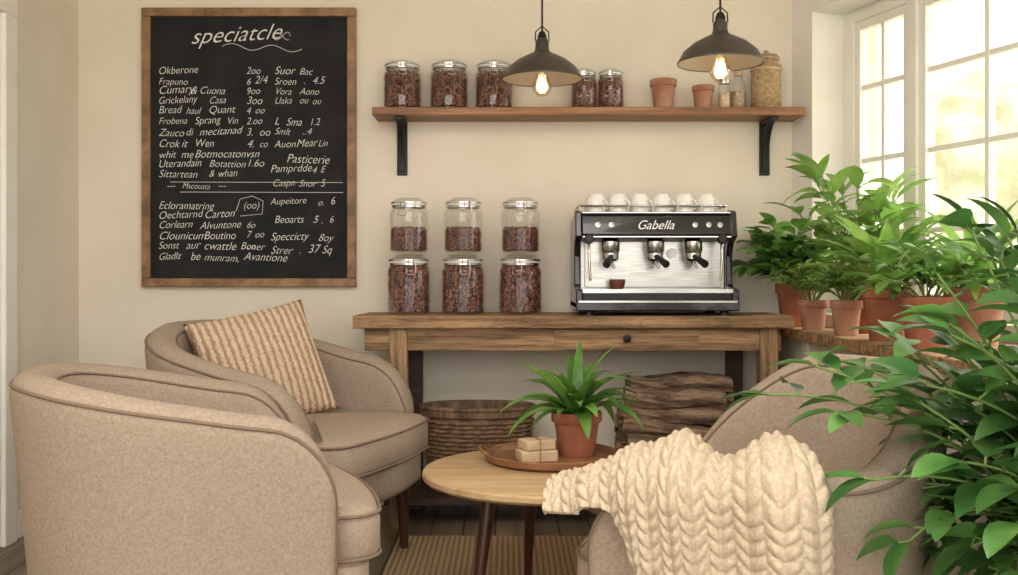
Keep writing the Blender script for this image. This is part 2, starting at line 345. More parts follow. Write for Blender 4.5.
# ---------------------------------------------------------------- beans
def beanmesh():
    bm=bmesh.new(); bmesh.ops.create_icosphere(bm,subdivisions=1,radius=1); base=[v.co.copy() for v in bm.verts]; fs=[[v.index for v in f.verts] for f in bm.faces]; bm.free()
    V=[];F=[]
    def add(p,a):
        q=Euler((random.uniform(0,6),random.uniform(0,6),random.uniform(0,6))).to_matrix(); o=len(V)
        for c in base: V.append(p+q@Vector((c.x*a*1.35,c.y*a,c.z*a*.8)))
        for f in fs: F.append([o+i for i in f])
    a=.084
    rows=15
    for r in range(rows):
        z=.04+r*.94/rows
        n=36
        for i in range(n):
            t=2*pi*(i+random.uniform(-.3,.3)+.5*(r%2))/n; q=random.uniform(.87,.95)
            add(Vector((q*math.cos(t),q*math.sin(t),z*2.0+random.uniform(-.03,.03))),a)
    for i in range(190):
        t=random.uniform(0,2*pi);rr=.9*math.sqrt(random.random()); add(Vector((rr*math.cos(t),rr*math.sin(t),1.97+random.uniform(-.05,.08))),a)
    me=bpy.data.meshes.new('beans');me.from_pydata(V,[],F);me.materials.append(M['bean'])
    for p in me.polygons:p.use_smooth=True
    return me
BM=beanmesh()
def jar(x,y,z,r,h,fill,name='coffee_bean_jar'):
    e=empty(name,(x,y,z),random.uniform(-.3,.3))
    hb=h*.80
    lathe('glass_body',[(0,.002),(r*.9,.002),(r,.012),(r,hb*.86),(r*.93,hb*.95),(r*.80,hb),(r*.80,hb+h*.03)],'glass',e,seg=40)
    lathe('glass_base',[(0,.003),(r*.88,.003),(r*.88,.008),(0,.008)],'glass',e)
    b=bpy.data.objects.new('beans',BM);S.collection.objects.link(b);b.parent=e;b.location=(0,0,.008);b.scale=(r*.94,r*.94,hb*fill/2.0)
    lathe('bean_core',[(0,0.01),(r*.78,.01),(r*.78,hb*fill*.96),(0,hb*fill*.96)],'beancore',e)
    zl=hb+h*.03
    lathe('seal',[(r*.78,zl),(r*.9,zl),(r*.9,zl+.008),(r*.78,zl+.008)],'cup',e)
    lathe('glass_lid',[(r*.92,zl+.008),(r*.92,zl+h*.05),(r*.85,zl+h*.08),(r*.7,zl+h*.09),(r*.66,zl+h*.12),(r*.6,zl+h*.13),(0,zl+h*.135)],'glass',e)
    lathe('rim_band',[(r*.84,hb-.004),(r*.9,hb-.002),(r*.9,hb+.006),(r*.84,hb+.006)],'steel',e)
    lathe('lid_band',[(r*.9,zl+h*.03),(r*.95,zl+h*.03),(r*.95,zl+h*.055),(r*.9,zl+h*.055)],'steel',e)
    tube('wire_bail',[[(-r*.2,-r*.9,hb*.99),(-r*.22,-r*1.04,hb*.9),(-r*.18,-r*1.06,hb*.8),(r*.18,-r*1.06,hb*.8),(r*.22,-r*1.04,hb*.9),(r*.2,-r*.95,zl+h*.05)],
       [(-r*.12,-r*.92,hb*1.0),(-r*.12,-r*1.0,zl+h*.05)],[(r*.12,-r*.92,hb*1.0),(r*.12,-r*1.0,zl+h*.05)]],.0018,'steel',e)
    return e
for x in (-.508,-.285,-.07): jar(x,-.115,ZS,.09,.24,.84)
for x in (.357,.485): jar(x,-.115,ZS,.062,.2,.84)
def pot(parent,r,h,m='terra',soil=True,loc=(0,0,0)):
    rb=r*.68
    lathe('pot',[(0,.0),(rb,.0),(rb+.003,.004),(r*.9,h*.76),(r*.9,h*.77),(r,h*.775),(r*1.02,h*.79),(r*1.02,h*.985),(r*.99,h),(r*.88,h),(r*.86,h*.8),(0,h*.8)],m,parent,loc=loc,seg=40)
    if soil: lathe('soil',[(r*.87,h*.86),(r*.5,h*.9),(0,h*.91)],'soil',parent,loc=loc)
for x,r,h in ((.735,.062,.145),(.925,.052,.115)):
    e=empty('terracotta_pot',(x,-.115,ZS)); pot(e,r,h,'terra2',False)
e=empty('glass_bottle',(1.095,-.1,ZS)); lathe('glass',[(0,.002),(.035,.002),(.04,.01),(.04,.11),(.03,.14),(.022,.15),(.022,.175),(.026,.178)],'glass',e); lathe('filling',[(0,.004),(.035,.004),(.035,.09),(0,.092)],'basket',e); lathe('cork',[(0,.165),(.02,.165),(.022,.19),(0,.19)],'paper',e)
e=empty('glass_canister',(1.02,-.14,ZS)); lathe('glass',[(0,.002),(.028,.002),(.03,.008),(.03,.1),(.024,.115),(.024,.125)],'glass',e); lathe('filling',[(0,.004),(.026,.004),(.026,.07),(0,.072)],'paper',e); lathe('lid',[(0,.12),(.028,.12),(.028,.14),(0,.14)],'steel',e)
e=empty('seagrass_basket',(1.225,-.115,ZS))
pr=[]
for k in range(41):
    t=k/40; pr.append((.062+.006*math.sin(t*pi)+.0035*abs(math.sin(k*pi/2)) - (.012 if t>.9 else 0),t*.235))
lathe('weave',[(0,0)]+pr+[(.045,.235),(.045,.2),(0,.2)],'basket',e,sharp=3)
tube('coils',[[(.066*math.cos(a)+0,.066*math.sin(a),.01+.2*a/(2*pi*18)) for a in [2*pi*i/24 for i in range(24*18)]]],.004,'basket',e)
tube('band',[[(.07*math.cos(2*pi*i/30),.07*math.sin(2*pi*i/30),.19) for i in range(30)]],.006,'paper',e,cyclic=True)
lathe('lid',[(0,.235),(.06,.235),(.064,.245),(.05,.262),(.012,.27),(.012,.282),(0,.284)],'basket',e)
# ---------------------------------------------------------------- console table
ct=empty('console_table')
ZC=.94
def rough_plank(name,x0,x1,y0,y1,z0,z1,m,parent):
    nx=60; V=[];F=[]
    for i in range(nx+1):
        x=x0+(x1-x0)*i/nx
        e1=random.uniform(-.004,.004)+.003*math.sin(x*9); e2=random.uniform(-.002,.002)
        V+=[(x,y0+e1,z0+.004+e2),(x,y0+e1+.006,z0),(x,y1,z0),(x,y1,z1),(x,y0+e1+.008,z1),(x,y0+e1,z1-.007+e2)]
    for i in range(nx):
        for q in range(6): F.append((i*6+q,i*6+(q+1)%6,i*6+6+(q+1)%6,i*6+6+q))
    F+=[tuple(range(6)),tuple(reversed(range(nx*6,nx*6+6)))]
    return obj(name,V,F,m,parent)
rough_plank('top_front',-.685,1.25,-.5,-.265,ZC-.055,ZC,'oldwood',ct)
rough_plank('top_back',-.68,1.245,-.26,-.02,ZC-.055,ZC-.001,'oldwood',ct)
bx('apron',-.45,1.11,-.455,-.43,ZC-.155,ZC-.055,'oldwood',ct,.003)
bx('apron_back',-.6,1.19,-.07,-.04,ZC-.155,ZC-.055,'oldwood',ct)
bx('apron_l',-.64,-.61,-.43,-.07,ZC-.155,ZC-.055,'oldwood',ct); bx('apron_r',1.18,1.21,-.43,-.07,ZC-.155,ZC-.055,'oldwood',ct)
bx('corner_l',-.64,-.53,-.455,-.43,ZC-.155,ZC-.055,'oldwood',ct,.003); 
bx('drawer_front',.20,.84,-.459,-.455,ZC-.146,ZC-.062,'oldwood',ct,.002)
lathe('drawer_knob',[(0,0),(.012,0),(.009,.01),(.018,.02),(.016,.03),(0,.034)],'iron',ct,loc=(.52,-.459,ZC-.1),rot=(pi/2,0,0))
for i,(x,y) in enumerate(((-.49,-.425),(1.15,-.425))):
    bx('leg_front_%d'%i,x-.04,x+.04,y-.04,y+.04,0,ZC-.055,'oldwoodv',ct,.006)
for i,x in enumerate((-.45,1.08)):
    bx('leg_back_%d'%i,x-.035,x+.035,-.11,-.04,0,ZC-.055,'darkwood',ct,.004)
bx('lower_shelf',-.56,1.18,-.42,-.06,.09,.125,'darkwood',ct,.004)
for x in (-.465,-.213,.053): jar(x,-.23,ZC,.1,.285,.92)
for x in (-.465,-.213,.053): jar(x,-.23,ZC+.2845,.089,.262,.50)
# ---------------------------------------------------------------- espresso machine
em=empty('espresso_machine',(.655,-.27,ZC)); em.scale=(1,1,1.03)
w=.36
def cheek(name,x0,x1):
    P=[(-.21,.03),(.2,.03),(.2,.43),(-.06,.43),(-.10,.46),(-.15,.45),(-.175,.34),(-.10,.31),(-.07,.26),(-.075,.13),(-.21,.11)]
    n=len(P);V=[(x0,a,b) for a,b in P]+[(x1,a,b) for a,b in P]
    F=[tuple(range(n)),tuple(reversed(range(n,2*n)))]+[(i,n+i,n+(i+1)%n,(i+1)%n) for i in range(n)]
    return obj(name,V,F,'black',em,bev=.006)
cheek('side_panel_l',-w,-w+.03);cheek('side_panel_r',w-.03,w)
bx('rear_body',-w+.03,w-.03,-.04,.19,.05,.43,'steel2',em,.004)
bx('back_splash',-w+.05,w-.05,-.052,-.04,.12,.33,'steel2',em,.002)
bx('base',-w,w,-.215,.2,.02,.06,'black',em,.006)
bx('base_trim',-w+.01,w-.01,-.222,-.215,.055,.066,'steel',em,.002)
bx('drip_tray',-w+.03,w-.03,-.21,-.055,.06,.105,'rubber',em,.004)
for i in range(22): bx('grate_%d'%i,-w+.05+i*.0295,-w+.05+i*.0295+.006,-.205,-.06,.105,.112,'steel',em)
bx('tray_rim',-w+.03,w-.03,-.214,-.205,.098,.114,'steel',em)
hp=[(-.05,.32),(-.165,.335),(-.182,.35),(-.165,.43),(-.15,.445),(-.05,.445)]
n=len(hp);V=[(-w+.03,a,b) for a,b in hp]+[(w-.03,a,b) for a,b in hp]
F=[tuple(range(n)),tuple(reversed(range(n,2*n)))]+[(i,n+i,n+(i+1)%n,(i+1)%n) for i in range(n)]
obj('head_panel',V,F,'black',em,bev=.004)
bx('head_trim',-w+.03,w-.03,-.186,-.17,.335,.343,'steel',em,.002)
bx('head_trim_top',-w+.03,w-.03,-.17,-.15,.44,.447,'steel',em,.002)
txt('Gabella',-.09,.372,.055,sh=.4,parent=em,y=-.1815,m='cup',name='lettering')
for i,x in enumerate((-.26,-.2,.17,.23,.28)):
    lathe('button_%d'%i,[(0,0),(.012,0),(.012,.006),(0,.007)],'steel',em,loc=(x,-.176,.39),rot=(pi/2-.2,0,0),seg=20)
for i,x in enumerate((-.2,.0,.17)):
    g=empty('group_%d'%i,(x,-.125,.3)); g.parent=em
    lathe('group_head',[(0,.03),(.03,.03),(.042,.02),(.042,-.02),(.036,-.03),(0,-.03)],'steel',g)
    rod('neck',(0,.08,.01),(0,0,.01),.03,.03,'steel',g)
    lathe('portafilter',[(0,-.03),(.037,-.03),(.037,-.055),(.028,-.065),(0,-.068)],'steel',g)
    rod('handle',(0,-.03,-.045),(.03*(1 if i else -1),-.13,-.08),.011,.017,'rubber',g)
    rod('spout_a',(0,0,-.065),(-.018,-.01,-.095),.007,.006,'steel',g);rod('spout_b',(0,0,-.065),(.018,-.01,-.095),.007,.006,'steel',g)
for i,x in enumerate((-.3,.29)):
    tube('steam_wand_%d'%i,[[(x,-.14,.34),(x,-.17,.31),(x*1.0,-.18,.25),(x*.98,-.17,.15)]],.006,'steel',em)
    lathe('steam_knob_%d'%i,[(0,0),(.022,0),(.022,.02),(.018,.026),(0,.027)],'rubber',em,loc=(x,-.165,.33),rot=(pi/2,0,0))
lathe('gauge',[(0,0),(.022,0),(.022,.01),(.02,.012),(0,.012)],'cup',em,loc=(.085,-.053,.27),rot=(pi/2,0,0))
for i,x in enumerate((-.3,.3)):
    for j,y in enumerate((-.17,.15)): lathe('foot_%d%d'%(i,j),[(0,0),(.022,0),(.018,.022),(0,.022)],'rubber',em,loc=(x,y,0))
tube('cup_rail',[[(-w+.02,.18,.475),(-w+.02,-.13,.475),(w-.04,-.13,.475),(w-.04,.18,.475)]],.005,'steel',em)
for i in range(7): rod('rail_post_%d'%i,(-w+.02+i*.11,-.13,.44),(-w+.02+i*.11,-.13,.475),.004,.004,'steel',em,8)
bx('cup_deck',-w+.01,w-.01,-.12,.19,.43,.448,'steel2',em,.002)
for i in range(6):
    for j in range(2):
        x=-.26+i*.1; y=-.07+j*.12
        lathe('cup_%d_%d'%(i,j),[(0,.076),(.022,.076),(.024,.082),(.03,.082),(.031,.074),(.042,.062),(.044,.03),(.045,.0),(.043,.0),(.041,.03),(.038,.056),(0,.06)],'cup',em,loc=(x,y,.448),seg=24)
        tube('cup_handle_%d_%d'%(i,j),[[(x+.03,y-.03,.462),(x+.045,y-.045,.465),(x+.048,y-.048,.484),(x+.04,y-.04,.5),(x+.03,y-.03,.503)]],.004,'cup',em)
e=empty('espresso_cup',(.655-.17,-.27-.13,ZC+.1155)); lathe('cup',[(0,0),(.025,0),(.034,.02),(.036,.045),(.033,.045),(.03,.02),(0,.008)],'copper',e)
# ---------------------------------------------------------------- pendants
def pendant(x,y,zr,R):
    e=empty('pendant_lamp',(x,y,zr))
    k=R/.175
    pr=[(R,0),(R*1.01,.006),(R*.98,.012),(R*.86,.05*k),(R*.62,.085*k),(R*.36,.108*k),(R*.2,.122*k),(R*.17,.14*k),(R*.17,.165*k),(R*.12,.18*k),(R*.08,.185*k)]
    lathe('shade',pr,'shade',e,seg=56,sharp=2)
    lathe('shade_lining',[(r-.004,z-.003) for r,z in pr[1:7]],'shadein',e,seg=56,sharp=2)
    lathe('socket',[(0,.215*k),(.012,.21*k),(.02,.19*k),(.02,.13*k),(.017,.06*k),(0,.06*k)],'iron',e)
    tube('hanger',[[(-.03,0,.17*k),(-.028,0,.21*k),(0,0,.235*k),(.028,0,.21*k),(.03,0,.17*k)]],.003,'iron',e)
    rod('cord',(0,0,.2*k),(0,0,2.75-zr),.0045,.0045,'iron',e,8)
    lathe('canopy',[(0,2.75-zr),(.05,2.75-zr),(.045,2.725-zr),(0,2.72-zr)],'iron',e)
    lathe('bulb',[(.013,.06*k),(.016,.035),(.03,.005),(.043,-.025),(.039,-.05),(.02,-.070),(0,-.075)],'bulbglass',e,seg=24,sharp=3)
    tube('filament',[[(.014*math.cos(t*1.3),.014*math.sin(t*1.3),.02-.07*abs(math.sin(t*.9))) for t in [i*.35 for i in range(30)]]],.0015,'fil',e)
    l=bpy.data.lights.new('bulb_light','POINT'); l.energy=.8; l.color=(1,.8,.56); l.shadow_soft_size=.03
    lo=bpy.data.objects.new('bulb_light',l); S.collection.objects.link(lo); lo.parent=e; lo.location=(0,0,-.02)
pendant(.145,-.5,1.975,.175)
pendant(.845,-.88,1.965,.170)
# ---------------------------------------------------------------- armchairs
class Shell:
    def __init__(s,W,D,Fx,back,arm,t=.12,z0=.2,flare=.09,drop=.2,r=.2,skew=0,ramp=(.1,.92),ramp2=None):
        s.W,s.D,s.Fx,s.back,s.arm,s.t,s.z0,s.flare,s.drop,s.r,s.skew,s.ramp=W,D,Fx,back,arm,t,z0,flare,drop,r,skew,ramp
        s.ramp2=ramp2 or ramp
        hw=W/2-t/2; rx=D-Fx; rx-=t/2; s.rx=rx; s.hw=hw
        pts=[Vector((Fx,hw)),]
        n=6
        for i in range(1,n): pts.append(Vector((Fx*(1-i/n),hw)))
        for i in range(61):
            a=pi*i/60; ex=.88
            c,sn=math.cos(a),math.sin(a)
            pts.append(Vector((-rx*abs(sn)**ex,hw*(abs(c)**ex)*(1 if c>=0 else -1))))
        for i in range(1,n+1): pts.append(Vector((Fx*i/n,-hw)))
        s.p=pts; s.c=[0]
        for i in range(1,len(pts)): s.c.append(s.c[-1]+(pts[i]-pts[i-1]).length)
        s.L=s.c[-1]
    def at(s,a):
        if a<0: return Vector((s.Fx-a,s.hw)),Vector((0,1))
        if a>s.L: return Vector((s.Fx+a-s.L,-s.hw)),Vector((0,-1))
        def q(a):
            a=min(max(a,0),s.L)
            i=min(max(bisect.bisect_right(s.c,a)-1,0),len(s.p)-2)
            f=(a-s.c[i])/(s.c[i+1]-s.c[i]); return s.p[i].lerp(s.p[i+1],f)
        d=(q(a+.03)-q(a-.03)).normalized()
        return q(a),Vector((-d.y,d.x))*-1
    def h(s,a,r=None,drop=None):
        e=max(min(a,s.L-a),0); r=r or s.r; drop=s.drop if drop is None else drop
        mid=s.L*(.5+s.skew); ee=(a/mid if a<mid else (s.L-a)/(s.L-mid))*s.L/2
        r0,r1=s.ramp if a<mid else s.ramp2
        k=(ee-r0)/(s.L/2*r1-r0); k=max(0,min(1,k)); k=k*k*(3-2*k)
        h=s.arm+(s.back-s.arm)*k
        if e<r: h-=drop*(1-math.sqrt(max(0,1-(1-e/r)**2)))
        return h
def armchair(name,loc,rot,sp,seatz=.5,prot=.10):
    e=empty(name,loc,rot)
    L=sp.L;t=sp.t
    es=[0,.004,.012,.025,.045,.07,.1,.14,.18]; A=es+[.22+i*(L-.44)/44 for i in range(45)]+[L-x for x in reversed(es)]
    shr={0:.55,.004:.75,.012:.9,.025:.97}
    V=[];F=[];R=t/2;K=None;pipe=[];pipe2=[]
    for a in A:
        p,n=sp.at(a); ee=min(a,L-a); k=1
        for key,v in shr.items():
            if abs(ee-key)<1e-6:k=v
        h=sp.h(a)
        sec=[]
        for i in range(9): sec.append((R,sp.z0+(h-R-sp.z0)*i/8))
        for i in range(1,10):
            th=pi*i/10; sec.append((R*math.cos(th),h-R+R*math.sin(th)))
        for i in range(9): sec.append((-R,h-R-(h-R-sp.z0)*i/8))
        K=len(sec)
        for o,z in sec:
            oo=o*k+sp.flare*(z-sp.z0)
            V.append((p.x+n.x*oo,p.y+n.y*oo,z))
        for lst,sg in ((pipe,1),(pipe2,-1)):
            th=.5; o=sg*(R+.001)*math.cos(th)*k; z=h-R+(R+.001)*math.sin(th); oo=o+sp.flare*(z-sp.z0)
            lst.append((p.x+n.x*oo,p.y+n.y*oo,z))
    for i in range(len(A)-1):
        for k in range(K-1): F.append((i*K+k,(i+1)*K+k,(i+1)*K+k+1,i*K+k+1))
        F.append((i*K+K-1,(i+1)*K+K-1,(i+1)*K,i*K))
    F.append(tuple(range(K)));F.append(tuple(reversed(range((len(A)-1)*K,len(A)*K))))
    obj('shell',V,F,'fabric',e,smooth=True)
    def ext(l,sg):
        def down(q,y):
            out=[]
            for i in range(1,7):
                z=q[2]+(sp.z0-q[2])*i/6; out.append((q[0]+.001,q[1]+(-sp.flare*(q[2]-z))*(1 if y>0 else -1),z))
            return out
        return list(reversed(down(l[0],1)))+l+down(l[-1],-1)
    tube('piping',[ext(pipe,1)],.005,'piping',e)
    tube('piping_inner',[ext(pipe2,-1)],.004,'piping',e)
    inn=sp.hw-t/2+.012; fx=sp.Fx+prot; rxi=sp.rx-t/2+.01
    def outl(fx,inn,fr=.09,bow=.025,wid=.0):
        o=[]
        o.append((0,-inn)); 
        for i in range(1,5): o.append((sp.Fx*.97*i/4,-inn))
        ih=inn+wid
        o.append((sp.Fx+.012,-ih))
        for i in range(7):
            a=-pi/2+pi/2*i/6; o.append((fx-fr+fr*math.cos(a),-ih+fr+fr*math.sin(a)))
        for i in range(1,8):
            yy=(-ih+fr)+(2*(ih-fr))*i/8; o.append((fx+bow*(1-(yy/(ih-fr))**2),yy))
        for i in range(7):
            a=pi/2*i/6; o.append((fx-fr+fr*math.cos(a),ih-fr+fr*math.sin(a)))
        o.append((sp.Fx+.012,ih))
        for i in range(4,0,-1): o.append((sp.Fx*.97*i/4,inn))
        for i in range(0,25):
            a=pi*i/24;o.append((-rxi*math.sin(a),inn*math.cos(a)))
        return o[:-1]
    oc=outl(fx,inn,wid=.05); z=seatz
    loft('seat_cushion',oc,[(z-.15,.035),(z-.14,.012),(z-.12,0),(z-.04,0),(z-.018,.008),(z-.004,.03)],'fabric',e,bulge=.03)
    tube('cushion_piping',[[(x,y,z-.022) for x,y in oc],[(x,y,z-.132) for x,y in oc]],.0045,'piping',e,cyclic=True)
    ob=outl(fx-.03,inn,wid=.05)
    loft('seat_base',ob,[(sp.z0+.01,.01),(sp.z0+.03,0),(z-.155,0),(z-.14,.01)],'fabric',e)
    for i,(x,y) in enumerate(((sp.Fx+.0,sp.hw-.07),(sp.Fx+.0,-sp.hw+.07),(-sp.rx*.72,sp.hw*.5),(-sp.rx*.72,-sp.hw*.5))):
        rod('leg_%d'%i,(x*1.03,y*1.05,0),(x,y,sp.z0+.03),.016,.03,'walnut',e)
    return e
sp1=Shell(.82,.71,.33,.875,.775,t=.115,ramp=(.05,.85),drop=.22,r=.17)
armchair('armchair',(-.875,-2.15,0.0),math.radians(20),sp1,.53,.14)
sp2=Shell(.92,.76,.36,.93,.77,z0=.27,drop=.24,r=.2)
armchair('armchair.001',(-.885,-1.02,0.009),math.radians(-18),sp2,.55,.12)
sp3=Shell(.82,.68,.30,.89,.69,t=.115,skew=.12,ramp=(.42,.97),ramp2=(.0,.62))
C3=(.63,-2.38,0.009);R3=math.radians(154)
armchair('armchair.002',C3,R3,sp3,.47,.08)
bx('jute_rug',-.47,1.0,-3.4,-.62,.001,.009,'rug')
# ---------------------------------------------------------------- throw pillow
def pillow(name,loc,rot,s=.46,T=.085):
    N=36;V=[];F=[]
    for sd in (1,-1):
        for i in range(N+1):
            for j in range(N+1):
                u=-1+2*i/N;v=-1+2*j/N
                k=max(0,(1-u*u))*max(0,(1-v*v)); z=T*(k**.42)*sd
                pin=1-.06*(1-abs(u)**2)*(abs(v)**4); pin2=1-.06*(1-abs(v)**2)*(abs(u)**4)
                V.append((u*s/2*pin2,v*s/2*pin,z+.006*math.sin(u*7+v*3)*k))
    B=(N+1)**2
    for sd in (0,1):
        for i in range(N):
            for j in range(N):
                q=[sd*B+i*(N+1)+j,sd*B+(i+1)*(N+1)+j,sd*B+(i+1)*(N+1)+j+1,sd*B+i*(N+1)+j+1]; F.append(tuple(q) if sd==0 else tuple(reversed(q)))
    o=obj(name,V,F,'stripe',None,loc=loc,rot=rot)
    bm=bmesh.new();bm.from_mesh(o.data);bmesh.ops.remove_doubles(bm,verts=bm.verts,dist=.0005);bm.to_mesh(o.data);bm.free()
    for p in o.data.polygons:p.use_smooth=True
    return o
p=pillow('throw_pillow',(-.95,-1.02,.765),(0,0,0),.48)
nz=Vector((.42,-.80,.42)).normalized(); up=Vector((0,0,1)); xx=up.cross(nz).normalized(); yy=nz.cross(xx)
R=Matrix((xx,yy,nz)).transposed(); p.rotation_euler=(R@Matrix.Rotation(math.radians(12),3,'Z')).to_euler()
# ---------------------------------------------------------------- knit throw
def blanket():
    sp=sp3; NA,NB=330,380; t=sp.t; Rr=t/2+.018
    a0,a1=-.10,.47
    def base(a,b):
        p,n=sp.at(a); h=max(sp.h(a,r=.24,drop=.06),sp.h(a))+.015
        if a<0.0: h-=min(.05,(0.0-a)*.4)
        arc=Rr*pi/2
        if abs(b)<=arc:
            th=b/Rr; o=Rr*math.sin(th); z=h-Rr+Rr*math.cos(th)
        else:
            o=Rr*(1 if b>0 else -1); z=h-Rr-(abs(b)-arc)
        oo=o+sp.flare*(z-sp.z0)
        return Vector((p.x+n.x*oo,p.y+n.y*oo,z))
    G=[]
    for i in range(NA+1):
        u=i/NA
        for j in range(NB+1):
            v=j/NB
            a=a0+(a1-a0)*u
            k=max(0,min(1,(a-.05)/.17)); k=k*k*(3-2*k)
            k2=max(0,min(1,(a+.09)/.2))
            out=.085+.06*k2+.48*k; inn=-(.085+.08*k2+.04*math.sin(u*5))
            b=inn+(out-inn)*v
            f=max(0,b/.6)
            aa=a-(a-(.36))*f*.06+.05*f+.015*math.sin(v*6+1)*f
            G.append((aa,b,u,v))
    P=[base(a,b) for a,b,u,v in G]
    W=NB+1
    def idx(i,j): return i*W+j
    V=[];F=[]
    for i in range(NA+1):
        for j in range(NB+1):
            q=P[idx(i,j)]
            du=P[idx(min(i+1,NA),j)]-P[idx(max(i-1,0),j)]; dv=P[idx(i,min(j+1,NB))]-P[idx(i,max(j-1,0))]
            n=du.cross(dv)
            if n.length>0:n.normalize()
            aa,b,u,v=G[idx(i,j)]
            fold=.018*(math.sin(u*14+v*2.2+.6)+.6*math.sin(u*25-v*3))*(.35+.65*min(1,max(0,b+.1)*3))+.022+.034*math.exp(-((u-.88)/.10)**2)+.028*math.exp(-((u-.55)/.08)**2)
            U=(u*(a1-a0)+.12*v*v*0)/.047; Vv=b/.030
            row=math.floor(U); x=(U-row)*2-1
            xs=1-abs(abs(x)-.5)*2
            ph=Vv+abs(x)*.7+.5*(row%2)+.15*math.sin(row*3.1)
            d=.014*(max(0,xs)**.4)*(.12+.88*abs(math.cos(ph*pi))**.55)
            edge=min(u,1-u,v,1-v)
            if edge<.02: fold*=edge/.02
            V.append((q,n,fold+d))
    k=idx(NA//2,int(NB*.8)); pm,nm=sp.at(G[k][0]); sg=1 if V[k][1].dot(Vector((nm.x,nm.y,0)))>0 else -1
    VV=[q+n*d*sg for q,n,d in V]
    for i in range(NA):
        for j in range(NB): F.append((idx(i,j),idx(i+1,j),idx(i+1,j+1),idx(i,j+1)))
    return obj('knit_throw_blanket',VV,F,'knit',None,smooth=True,loc=C3,rot=(0,0,R3))
blanket()
# ---------------------------------------------------------------- coffee table
tb=empty('coffee_table',(.14,-1.52,0.009)); ZT2=.46;RT=.43
lathe('top',[(0,ZT2-.03),(RT-.012,ZT2-.03),(RT,ZT2-.02),(RT,ZT2-.005),(RT-.005,ZT2),(0,ZT2)],'oak',tb,seg=80)
lathe('hub',[(0,ZT2-.07),(.12,ZT2-.07),(.13,ZT2-.03),(0,ZT2-.03)],'walnut',tb)
for i in range(3):
    a=math.radians(222+120*i); c,s=math.cos(a),math.sin(a)
    rod('leg_%d'%i,(c*.34,s*.34,0),(c*.27,s*.27,ZT2-.03),.014,.026,'walnut',tb)
ZT2+=.009
ty=empty('round_tray',(.15,-1.37,ZT2))
lathe('tray',[(0,.0),(.212,.0),(.23,.01),(.236,.03),(.23,.034),(.22,.028),(.212,.012),(0,.012)],'tray',ty,seg=64)
for i,s in enumerate((-1,1)): tube('handle_%d'%i,[[(s*.222,-.05,.028),(s*.246,-.04,.042),(s*.252,0,.046),(s*.246,.04,.042),(s*.222,.05,.028)]],.006,'tray',ty)
bxp=empty('wrapped_parcel',(.095,-1.44,ZT2+.0125),.25)
bx('box_lower',-.065,.065,-.045,.045,0,.04,'paper',bxp,.006);box('box_upper',(.0,.0,.058),(.11,.08,.035),'paper',bxp,.006,rot=(0,0,.2))
tube('twine',[[(0,-.047,0.001),(0,-.047,.077),(0,.047,.077),(0,.047,0.001)]],.002,'tray',bxp)
# ---------------------------------------------------------------- plants
def leaf(V,F,base,d,L,Wd,droop,n=6,fold=.25,roll=0,shape=.75):
    d=d.normalized(); up=Vector((0,0,1))
    side=d.cross(up)
    if side.length<.05: side=Vector((1,0,0))
    side.normalize(); side=Quaternion(d,roll)@side
    p=base.copy(); st=L/n; o=len(V)
    for i in range(n+1):
        t=i/n; w=Wd*.5*(math.sin(pi*min(1,t**shape))**.8 if 0<t<1 else .04)
        nr=side.cross(d).normalized()
        V.append(p-side*w+nr*w*fold);V.append(p.copy());V.append(p+side*w+nr*w*fold)
        p=p+d*st
        ax=d.cross(Vector((0,0,-1)))
        if ax.length>.02: d=Quaternion(ax.normalized(),droop/n)@d
    for i in range(n):
        a=o+i*3; F.append((a,a+1,a+4,a+3));F.append((a+1,a+2,a+5,a+4))
def stemleaves(V,F,ST,base,az,inc,L,droop,nl,ll,lw,ld=.8,start=.3,shape=.75,petiole=.02):
    d=Vector((math.cos(az)*math.sin(inc),math.sin(az)*math.sin(inc),math.cos(inc)))
    p=base.copy();pl=[p.copy()];N=12
    for i in range(N):
        p=p+d*L/N;pl.append(p.copy())
        ax=d.cross(Vector((0,0,-1)))
        if ax.length>.02:d=Quaternion(ax.normalized(),droop/N)@d
        if (i+1)/N>=start:
            k=nl*(1/(N*(1-start)+1)); c=int(k)+(1 if random.random()<k-int(k) else 0)
            for _ in range(c):
                ra=random.uniform(0,2*pi); s=Vector((math.cos(ra),math.sin(ra),random.uniform(-.1,.7)))
                dl=(d*.5+s).normalized(); bp=p+dl*petiole; ST.append([p.copy(),bp.copy()])
                leaf(V,F,bp,dl,ll*random.uniform(.65,1.15),lw*random.uniform(.75,1.1),ld*random.uniform(.5,1.4),roll=random.uniform(-.5,.5),shape=shape)
    leaf(V,F,p,d,ll,lw,ld,shape=shape); ST.append(pl)
def clampw(v,loc):
    x,y,z=v[0]+loc[0],v[1]+loc[1],v[2]+loc[2]
    if y>-.02: y=-.02
    o=(x-1.38)*.955+y*.296; s=(x-1.38)*.296-y*.955
    lim=.15 if (z>ZB+.01 and .2<s<2.3) else -.012
    if o>lim: x-=(o-lim)*.955; y-=(o-lim)*.296
    if z<zb+.004 and x>1.25 and y>YE: z=zb+.004
    return Vector((x-loc[0],y-loc[1],z-loc[2]))
